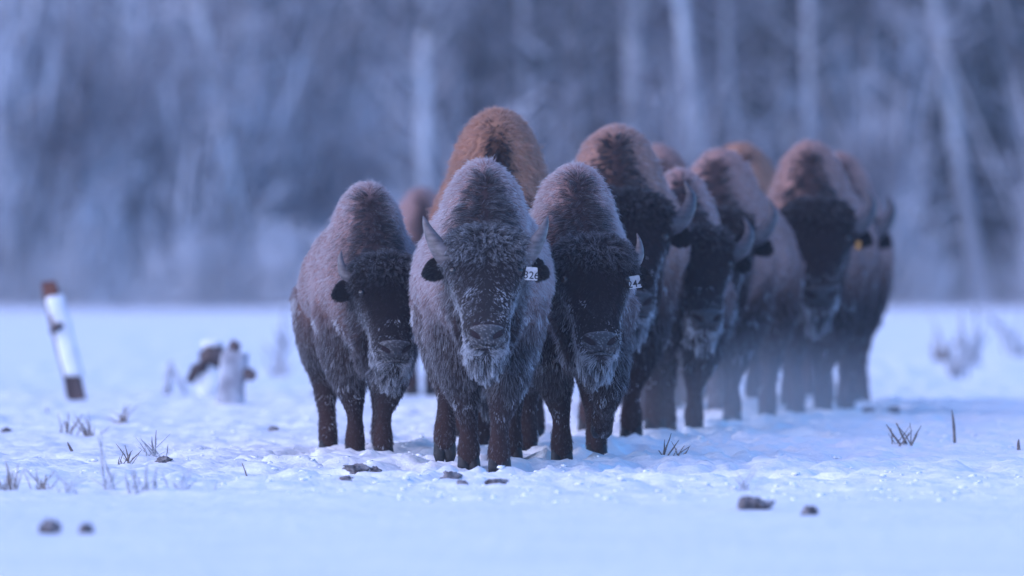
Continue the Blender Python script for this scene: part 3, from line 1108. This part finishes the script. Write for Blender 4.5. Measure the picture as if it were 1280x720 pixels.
    jit = (0.75 + 0.5 * g.random(N))
    along = np.clip(frs[:, None] * (0.10 + 1.0 * s ** 1.2), 0, 0.95)
    along = np.where(white[:, None], 0.6 + 0.4 * s[None], along)
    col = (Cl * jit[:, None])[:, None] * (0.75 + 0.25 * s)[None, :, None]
    col = col + (frost_c - col) * along[..., None]
    col = np.concatenate([col, np.ones((N, K, 1))], 2)
    r0 = (0.00085 if near else 0.0021) * np.sqrt(60000.0 / min(max(b['n'], 40000), 120000 if not near else 60000)) * (0.75 + 0.5 * g.random(N))
    r0 = r0 * np.where(white, 1.7, 1.0)
    rad = r0[:, None] * (1.0 - 0.72 * s ** 1.5)[None]
    hc = bpy.data.hair_curves.new("coat")
    hc.add_curves([K] * N)
    hc.attributes['position'].data.foreach_set('vector', (pts * H).astype(np.float32).ravel())
    ra = hc.attributes.get('radius') or hc.attributes.new('radius', 'FLOAT', 'POINT')
    ra.data.foreach_set('value', rad.astype(np.float32).ravel())
    ta = hc.attributes.new('tone', 'FLOAT_COLOR', 'POINT')
    ta.data.foreach_set('color', col.astype(np.float32).ravel())
    hc.materials.append(M_FUR)
    link("coat", hc, root)
    return root


for b in HERD:
    make_bison(b)

# ------------------------------------------------------------------ things standing and lying in the snow
M_WOOD = noisy("weathered_wood", (0.05, 0.035, 0.035), (0.14, 0.10, 0.095), 9, 0.9, bump=0.006, stretch=(1, 1, 0.15))
M_RUST = noisy("rusty_brown_wood", (0.10, 0.040, 0.028), (0.20, 0.075, 0.048), 12, 0.9, bump=0.006)
M_RIME = noisy("plastered_snow", (0.66, 0.68, 0.72), (0.84, 0.85, 0.87), 7, 0.85, bump=0.01, bscale=25)
M_STALK = noisy("dry_stalk", (0.10, 0.075, 0.065), (0.30, 0.25, 0.22), 14, 0.9)
M_STALK_FROST = noisy("frosted_stalk", (0.22, 0.21, 0.23), (0.55, 0.57, 0.62), 14, 0.9)
M_DUNG = noisy("frozen_dung", (0.05, 0.04, 0.042), (0.26, 0.24, 0.25), 26, 0.9, bump=0.008, bscale=60)


def lump_mesh(name, rx, ry, rz, mat, seed, rough=0.35, cap=None):
    bm = bmesh.new()
    bmesh.ops.create_icosphere(bm, subdivisions=4, radius=1.0)
    P = np.array([v.co[:] for v in bm.verts])
    nrm = fbm(P * 2.3 + seed * 3.1, seed, 4)
    P = P * (1 + rough * (nrm - 0.5) * 2)[:, None] * np.array([rx, ry, rz])
    for v, p in zip(bm.verts, P):
        v.co = p
    me = bpy.data.meshes.new(name)
    bm.to_mesh(me); bm.free()
    me.materials.append(mat)
    me.polygons.foreach_set('use_smooth', [True] * len(me.polygons))
    return me


def beam(mb, p0, p1, w, d, seed, n=9, ragged=0.0):
    """split-timber beam from p0 to p1 with uneven faces"""
    rr = random.Random(seed)
    p0, p1 = Vector(p0), Vector(p1)
    base = len(mb.v)
    k = 8
    for i in range(n):
        u = i / (n - 1)
        c = p0.lerp(p1, u)
        for j in range(k):
            t = 2 * math.pi * (j + 0.5) / k
            x = math.copysign(abs(math.cos(t)) ** 0.6, math.cos(t)) * w * (1 + rr.uniform(-.07, .07))
            y = math.copysign(abs(math.sin(t)) ** 0.6, math.sin(t)) * d * (1 + rr.uniform(-.07, .07))
            z = rr.uniform(-ragged, ragged) if i == n - 1 else 0
            mb.v.append(c + Vector((x, y, z)))
    for i in range(n - 1):
        for j in range(k):
            q = base + i * k
            mb.f.append((q + j, q + (j + 1) % k, q + k + (j + 1) % k, q + k + j))
    mb.f.append(tuple(base + j for j in range(k))[::-1])
    mb.f.append(tuple(base + (n - 1) * k + j for j in range(k)))
    return mb


# leaning post
x, y = ground_at(101, 502)
post = link("leaning_post", None, loc=(x, y, gh(x, y) - 0.03))
tag(post, "broken wooden post leaning left in the snow with reddish top", "post")
link("timber", beam(MB(), (0, 0, -0.05), (-0.225, 0.02, 0.86), 0.072, 0.06, 1, 12, 0.02).build("timber", M_WOOD, False), post)
link("plastered_snow", beam(MB(), (-0.046, -0.022, 0.235), (-0.196, -0.004, 0.83), 0.074, 0.062, 2, 14, 0.03).build("plastered_snow", M_RIME), post)
link("post_top", beam(MB(), (-0.205, 0.015, 0.83), (-0.243, 0.015, 0.93), 0.060, 0.060, 3, 4, 0.02).build("post_top", M_RUST, False), post)
link("bark_strip", beam(MB(), (-0.185, -0.03, 0.60), (-0.262, -0.01, 0.90), 0.022, 0.03, 4, 6, 0.01).build("bark_strip", M_RUST, False), post)
link("branch_stub", MB().tube([(-0.14, -0.04, 0.62), (-0.185, -0.09, 0.60), (-0.215, -0.11, 0.555)], [0.035, 0.032, 0.02], 8).build("branch_stub", M_WOOD), post)

# snowy stumps
x, y = ground_at(263, 499)
st = link("tree_stump", None, loc=(x, y, gh(x, y) - 0.02))
tag(st, "snow-plastered stump with a brown broken ball-shaped top", "stump")
link("stump_base", lump_mesh("stump_base", 0.105, 0.12, 0.17, M_RIME, 5, 0.18), st, (0, 0, 0.13))
link("broken_top", lump_mesh("broken_top", 0.10, 0.09, 0.11, noisy("brown_broken_wood", (0.07, 0.05, 0.048), (0.16, 0.12, 0.115), 12, 0.9, bump=0.006), 6, 0.3), st, (0.02, 0.0, 0.335))
link("snow_cap", lump_mesh("snow_cap", 0.085, 0.08, 0.035, M_RIME, 7, 0.3), st, (0.01, 0.01, 0.435))
link("root_arm", MB().tube([(-0.03, -0.08, 0.27), (-0.11, -0.1, 0.24), (-0.16, -0.1, 0.14)], [0.05, 0.045, 0.03], 8).build("root_arm", M_WOOD), st)
x, y = ground_at(290, 508)
st = link("tree_stump", None, loc=(x, y, gh(x, y) - 0.02))
tag(st, "taller frosted stump with a dark knob on top, beside the brown-topped stump", "stump")
link("stump_base", beam(MB(), (-0.02, 0, -0.05), (0.02, 0.0, 0.36), 0.105, 0.10, 8, 9, 0.05).build("stump_base", noisy("rimed_wood", (0.20, 0.20, 0.23), (0.52, 0.54, 0.60), 8, 0.9, bump=0.01), True), st)
link("knob", lump_mesh("knob", 0.045, 0.045, 0.06, M_WOOD, 9, 0.3), st, (0.015, 0, 0.41))
link("branch_stub", MB().tube([(0.07, -0.03, 0.24), (0.14, -0.05, 0.22), (0.165, -0.05, 0.19)], [0.05, 0.045, 0.03], 8).build("branch_stub", M_WOOD), st)
x, y = ground_at(216, 490)
st = link("broken_branch", None, loc=(x, y, gh(x, y) - 0.01))
tag(st, "short frosted forked stick standing left of the snowy stumps", "branch")
link("upright", MB().tube([(-0.05, 0, -0.02), (-0.04, 0, 0.16), (-0.015, 0, 0.29)], [0.035, 0.032, 0.02], 8).build("upright", M_STALK_FROST), st)
link("prop_stick", MB().tube([(-0.02, 0, 0.25), (0.06, 0.0, 0.12), (0.12, 0, -0.02)], [0.018, 0.02, 0.022], 8).build("prop_stick", M_STALK_FROST), st)


def stalk_set(name, px, py, stems, label, cat, group=None, mat=None, part="stem"):
    """stems: (dx px, base dy px ignored, top dx px, height px, thickness px)"""
    x, y = ground_at(px, py)
    s = 1.0 / px_scale(y)
    root = link(name, None, loc=(x, y, gh(x, y) - 0.01))
    tag(root, label, cat, group)
    rr = random.Random(int(px * 7 + py))
    if part == "stem" and len(stems) > 1 and py > 480:
        stems = stems + [(rr.uniform(-14, 14), rr.uniform(-26, 26), rr.uniform(8, 34), rr.uniform(1.2, 2.2)) for _ in range(9)]
    elif part == "stem" and py < 480:
        stems = stems + [(rr.uniform(-14, 14), rr.uniform(-28, 28), rr.uniform(14, 70), rr.uniform(2.5, 4)) for _ in range(8)]
    for (bx, tx, h, th) in stems:
        dy = rr.uniform(-0.06, 0.06)
        b0 = Vector((bx * s, dy, -0.01))
        t0 = Vector((tx * s, dy + rr.uniform(-.05, .05), h * s))
        mid = b0.lerp(t0, 0.55) + Vector((rr.uniform(-.06, .06) * h * s, 0, 0.03 * h * s))
        q = [b0, b0.lerp(mid, .5), mid, mid.lerp(t0, .5) + Vector((rr.uniform(-.02, .02) * h * s, 0, 0)), t0]
        w = th * s * 0.5
        link(part, MB().tube(q, [w, w * .95, w * .85, w * .65, w * .3], 6).build(part, mat or M_STALK), root)
    return root


# grass and twigs poking through the snow: (column, row, stems, label)
GRASS = [
    (12, 612, [(0, -6, 40, 3), (4, 10, 36, 2.5), (-4, -2, 24, 2.5), (9, 2, 30, 2)], "bent dry grass at the left edge of the snow"),
    (52, 610, [(0, 5, 22, 4), (-3, 1, 18, 3)], "short curled grass stub right of the grass at the left edge"),
    (84, 545, [(0, -3, 22, 4), (4, 5, 15, 3)], "small dark leafy stalk below the foot of the leaning post"),
    (58, 520, [(0, 0, 16, 3)], "tiny dark stalk left of the foot of the leaning post"),
    (114, 545, [(0, -8, 26, 2.5), (2, 4, 12, 2)], "thin hooked stalk just below the leaning post"),
    (154, 532, [(0, -5, 12, 5), (1, 4, 9, 3)], "small curled dark leaf stalk right below the leaning post"),
    (92, 568, [(0, -8, 14, 4)], "short slanted dark stick amid the grass below the post"),
    (132, 612, [(0, -6, 78, 2.5), (14, -10, 70, 3), (3, 9, 26, 2)], "tallest thin grass stalks left of the dense frosted tuft"),
    (172, 614, [(0, -3, 34, 3), (-10, -14, 26, 2.5), (8, 12, 40, 3), (14, 9, 30, 3), (20, 24, 34, 3), (-4, 4, 20, 2.5), (24, 20, 24, 2.5), (2, -8, 44, 2)], "dense frosted grass tuft in the left foreground"),
    (192, 572, [(0, -2, 30, 3), (1, 3, 38, 3)], "dark forked twig above the dense frosted tuft"),
    (222, 612, [(0, -6, 12, 2.5), (4, 7, 14, 2.5)], "low pale grass blades right of the dense frosted tuft"),
    (86, 615, [(0, -6, 14, 2.5), (3, 5, 16, 2)], "low pale grass blades left of the tall thin stalks"),
    (310, 592, [(0, -8, 20, 2.5)], "single curved stem left of the brown clods"),
    (268, 612, [(0, 1, 16, 3)], "tiny upright stub between the frosted tuft and the brown clods"),
    (160, 575, [(0, 4, 22, 2.5), (-5, -8, 10, 2.5)], "small stalk between the tall stalks and the forked twig"),
    (931, 612, [(0, -2, 20, 3), (3, 5, 18, 2.5), (-2, 3, 13, 2.5)], "small frosted sprig above the dark arched clod"),
    (1128, 562, [(0, -20, 26, 3), (8, -8, 28, 3), (12, -4, 22, 2)], "pair of slanted sticks leaning left on the right of the snow"),
    (1194, 556, [(0, -4, 44, 4)], "lone upright stick on the right of the snow"),
    (1273, 566, [(0, 0, 17, 5)], "short stub at the right edge of the snow"),
    (838, 575, [(0, 8, 14, 1.6), (-6, -14, 10, 1.6), (10, 22, 12, 1.6)], "fine grass stems right of the raised-foreleg bison"),
    (800, 577, [(0, 3, 10, 1.8)], "tiny bent stem under the small dark clod by the raised-foreleg bison"),
]
for px, py, stems, lab in GRASS:
    stalk_set("grass_tuft" if len(stems) > 2 else "grass_stalk", px, py, stems, lab, "grass tuft" if len(stems) > 2 else "stalk",
              "stalks poking through the snow", M_STALK_FROST if ("frosted" in lab or "pale" in lab or "thin grass" in lab) else M_STALK)
stalk_set("sapling", 352, 468, [(0, 4, 95, 7), (3, -8, 60, 4), (-2, 12, 70, 4)], "thin blurred grey sapling between the stumps and the leftmost bison", "sapling", None, M_STALK_FROST)
stalk_set("sapling", 1198, 470, [(0, 3, 88, 9), (2, -8, 50, 4), (-4, -16, 24, 8)], "blurred upright sapling right of the herd", "sapling", None, M_STALK_FROST)
stalk_set("sapling", 1216, 458, [(0, 5, 78, 8), (0, 22, 66, 4)], "second blurred sapling close right of the upright one", "sapling", None, M_STALK_FROST)
stalk_set("fallen_branch", 1278, 446, [(0, -52, 62, 10), (4, -20, 40, 5), (-20, -26, 52, 4)], "blurred branch slanting up left at the right edge", "branch", None, M_STALK_FROST)
stalk_set("sapling", 1180, 452, [(0, -3, 22, 10), (-8, -12, 14, 8)], "low dark blurred sprout left of the upright sapling", "sapling", None, M_STALK)

# frozen clods and dung: (column, row, half width px, half height px, label)
CLODS = [
    (446, 589, 13, 5, "long brown clod in front of the leftmost bison"),
    (469, 589, 9, 6, "rounded brown clod at the end of the long one"),
    (432, 600, 9, 3.5, "low grey clod below the long brown clod"),
    (566, 594, 12, 6, "brown clod at the raised hoof of the leading bison"),
    (578, 604, 8, 3.5, "flat snowy clod just in front of the leading bison"),
    (621, 604, 12, 3.5, "flat dark clod below the front feet of the leading bison"),
    (655, 560, 12, 4, "dark debris between the leader and the raised-foreleg bison"),
    (405, 518, 8, 5, "small dark clod left behind the leftmost bison"),
    (803, 567, 9, 3.5, "small dark clod right of the raised-foreleg bison"),
    (908, 576, 6, 2.5, "tiny dark clod in the snow below the crescent-horned bison"),
    (943, 632, 20, 8, "large dark arched clod in the right foreground"),
    (1012, 637, 12, 6, "blurred grey clod right of the arched clod"),
    (62, 662, 11, 10, "blurred dark round clod in the left foreground"),
    (108, 662, 11, 7, "blurred pale grey clod beside the dark round one"),
    (205, 577, 9, 4, "dark oval clod right of the forked twig"),
    (1086, 518, 9, 4, "dark clod nearest the feet of the rearmost bison"),
    (1116, 516, 9, 5, "dark clod right of the one nearest the rearmost bison"),
    (1160, 517, 9, 3, "flat dark clod farthest right of the herd"),
    (8, 541, 8, 3, "dark flat chip at the left edge of the snow"),
    (342, 541, 6, 3, "small dark chip between the stumps and the leftmost bison"),
    (398, 492, 9, 4, "blurred slanted chip behind the leftmost bison"),
]
for i, (px, py, hw, hh, lab) in enumerate(CLODS):
    x, y = ground_at(px, py)
    s = 1.0 / px_scale(y)
    cl = link("dung_clod" if hw > 9 else "snow_clod", lump_mesh("clod", hw * s * 1.05, hw * s * 0.8, hh * s * 1.2, M_DUNG, 30 + i, 0.85), None, (x, y, gh(x, y) + hh * s * 0.55))
    cl.rotation_euler = (0, 0, i * 1.3)
    cl.name = "dung_clod"
    tag(cl, lab, "clod", "clods lying in the snow")

# crumbs of broken snow kicked up around the herd
n = 5000
cx = rng.normal(0.3, 1.9, n); cy = 39 + 26 * rng.random(n)
cx = cx + np.interp(cy, [38, 45, 66], [-0.3, 0.0, 1.4])
okc = fbm(np.stack([cx * 1.2, cy * 0.8, cx * 0], 1), 91, 2) > 0.47
cx, cy = cx[okc], cy[okc]
n = len(cx)
cz = ground_height(cx, cy)
bm = bmesh.new(); bmesh.ops.create_icosphere(bm, subdivisions=1, radius=1.0)
iv = np.array([v.co[:] for v in bm.verts]); itf = np.array([[v.index for v in f.verts] for f in bm.faces]); bm.free()
sz = 0.004 + 0.014 * rng.random(n) ** 3
jit = 1 + 0.35 * rng.normal(0, 1, (n, len(iv), 1)).clip(-1, 1)
cv = iv[None] * jit * sz[:, None, None] * np.array([1.3, 1.3, 0.6]) + np.stack([cx, cy, cz + sz * 0.3], 1)[:, None]
cf = itf[None] + (np.arange(n) * len(iv))[:, None, None]
crumbs = link("snow_crumbs", np_mesh("snow_crumbs", cv.reshape(-1, 3), cf.reshape(-1, 3), M_SNOW))
tag(crumbs, "crumbs of broken snow scattered around the herd", "snow crumbs", kind="stuff")

# ------------------------------------------------------------------ frosty air
def volume_material(name, density, color, aniso):
    m = bpy.data.materials.new(name)
    m.use_nodes = True
    nt = m.node_tree
    nt.nodes.remove(nt.nodes["Principled BSDF"])
    v = nt.nodes.new("ShaderNodeVolumePrincipled")
    v.inputs["Density"].default_value = density
    v.inputs["Color"].default_value = (*color, 1)
    v.inputs["Anisotropy"].default_value = aniso
    nt.links.new(v.outputs[0], nt.nodes["Material Output"].inputs["Volume"])
    return m


bm = bmesh.new()
bmesh.ops.create_cube(bm, size=1.0)
for v in bm.verts:
    v.co = Vector((v.co.x * 3600, (v.co.y + 0.5) * 3400 - 150, (v.co.z + 0.5) * 23.0 - 1.5))
hm = bpy.data.meshes.new("haze")
bm.to_mesh(hm); bm.free()
hm.materials.append(volume_material("frosty_air", 0.0004, (0.84, 0.90, 1.0), 0.2))
hz = link("haze", hm)
tag(hz, "cold frosty haze lying over the meadow and the wood", "haze", kind="stuff")

# powder snow stirred up around the legs of the rear animals: soft-edged drifts of thin mist
def mist(loc, size, dens, label):
    m = bpy.data.materials.new("powder_mist")
    m.use_nodes = True
    nt = m.node_tree
    nt.nodes.remove(nt.nodes["Principled BSDF"])
    v = nt.nodes.new("ShaderNodeVolumePrincipled")
    v.inputs["Color"].default_value = (0.95, 0.96, 1.0, 1)
    v.inputs["Anisotropy"].default_value = 0.1
    tc = nt.nodes.new("ShaderNodeTexCoord")
    ln_ = nt.nodes.new("ShaderNodeVectorMath"); ln_.operation = 'LENGTH'
    nt.links.new(tc.outputs["Object"], ln_.inputs[0])
    mr = nt.nodes.new("ShaderNodeMapRange")
    mr.interpolation_type = 'SMOOTHSTEP'
    mr.inputs["From Min"].default_value = 0.15
    mr.inputs["From Max"].default_value = 0.95
    mr.inputs["To Min"].default_value = dens
    mr.inputs["To Max"].default_value = 0.0
    nt.links.new(ln_.outputs["Value"], mr.inputs["Value"])
    nt.links.new(mr.outputs[0], v.inputs["Density"])
    nt.links.new(v.outputs[0], nt.nodes["Material Output"].inputs["Volume"])
    m.cycles.volume_step_rate = 1.0
    bm = bmesh.new()
    bmesh.ops.create_icosphere(bm, subdivisions=3, radius=1.0)
    me = bpy.data.meshes.new("powder_mist")
    bm.to_mesh(me); bm.free()
    me.materials.append(m)
    o = link("mist", me, None, loc)
    o.scale = size
    tag(o, label, "mist", kind="stuff")


mist((1.55, 54.6, 0.15), (1.8, 4.8, 0.66), 0.07, "thin powder-snow mist around the legs of the middle and rear bison")
mist((0, 182, 0.0), (70, 15, 2.2), 0.028, "low pale mist along the foot of the wood")
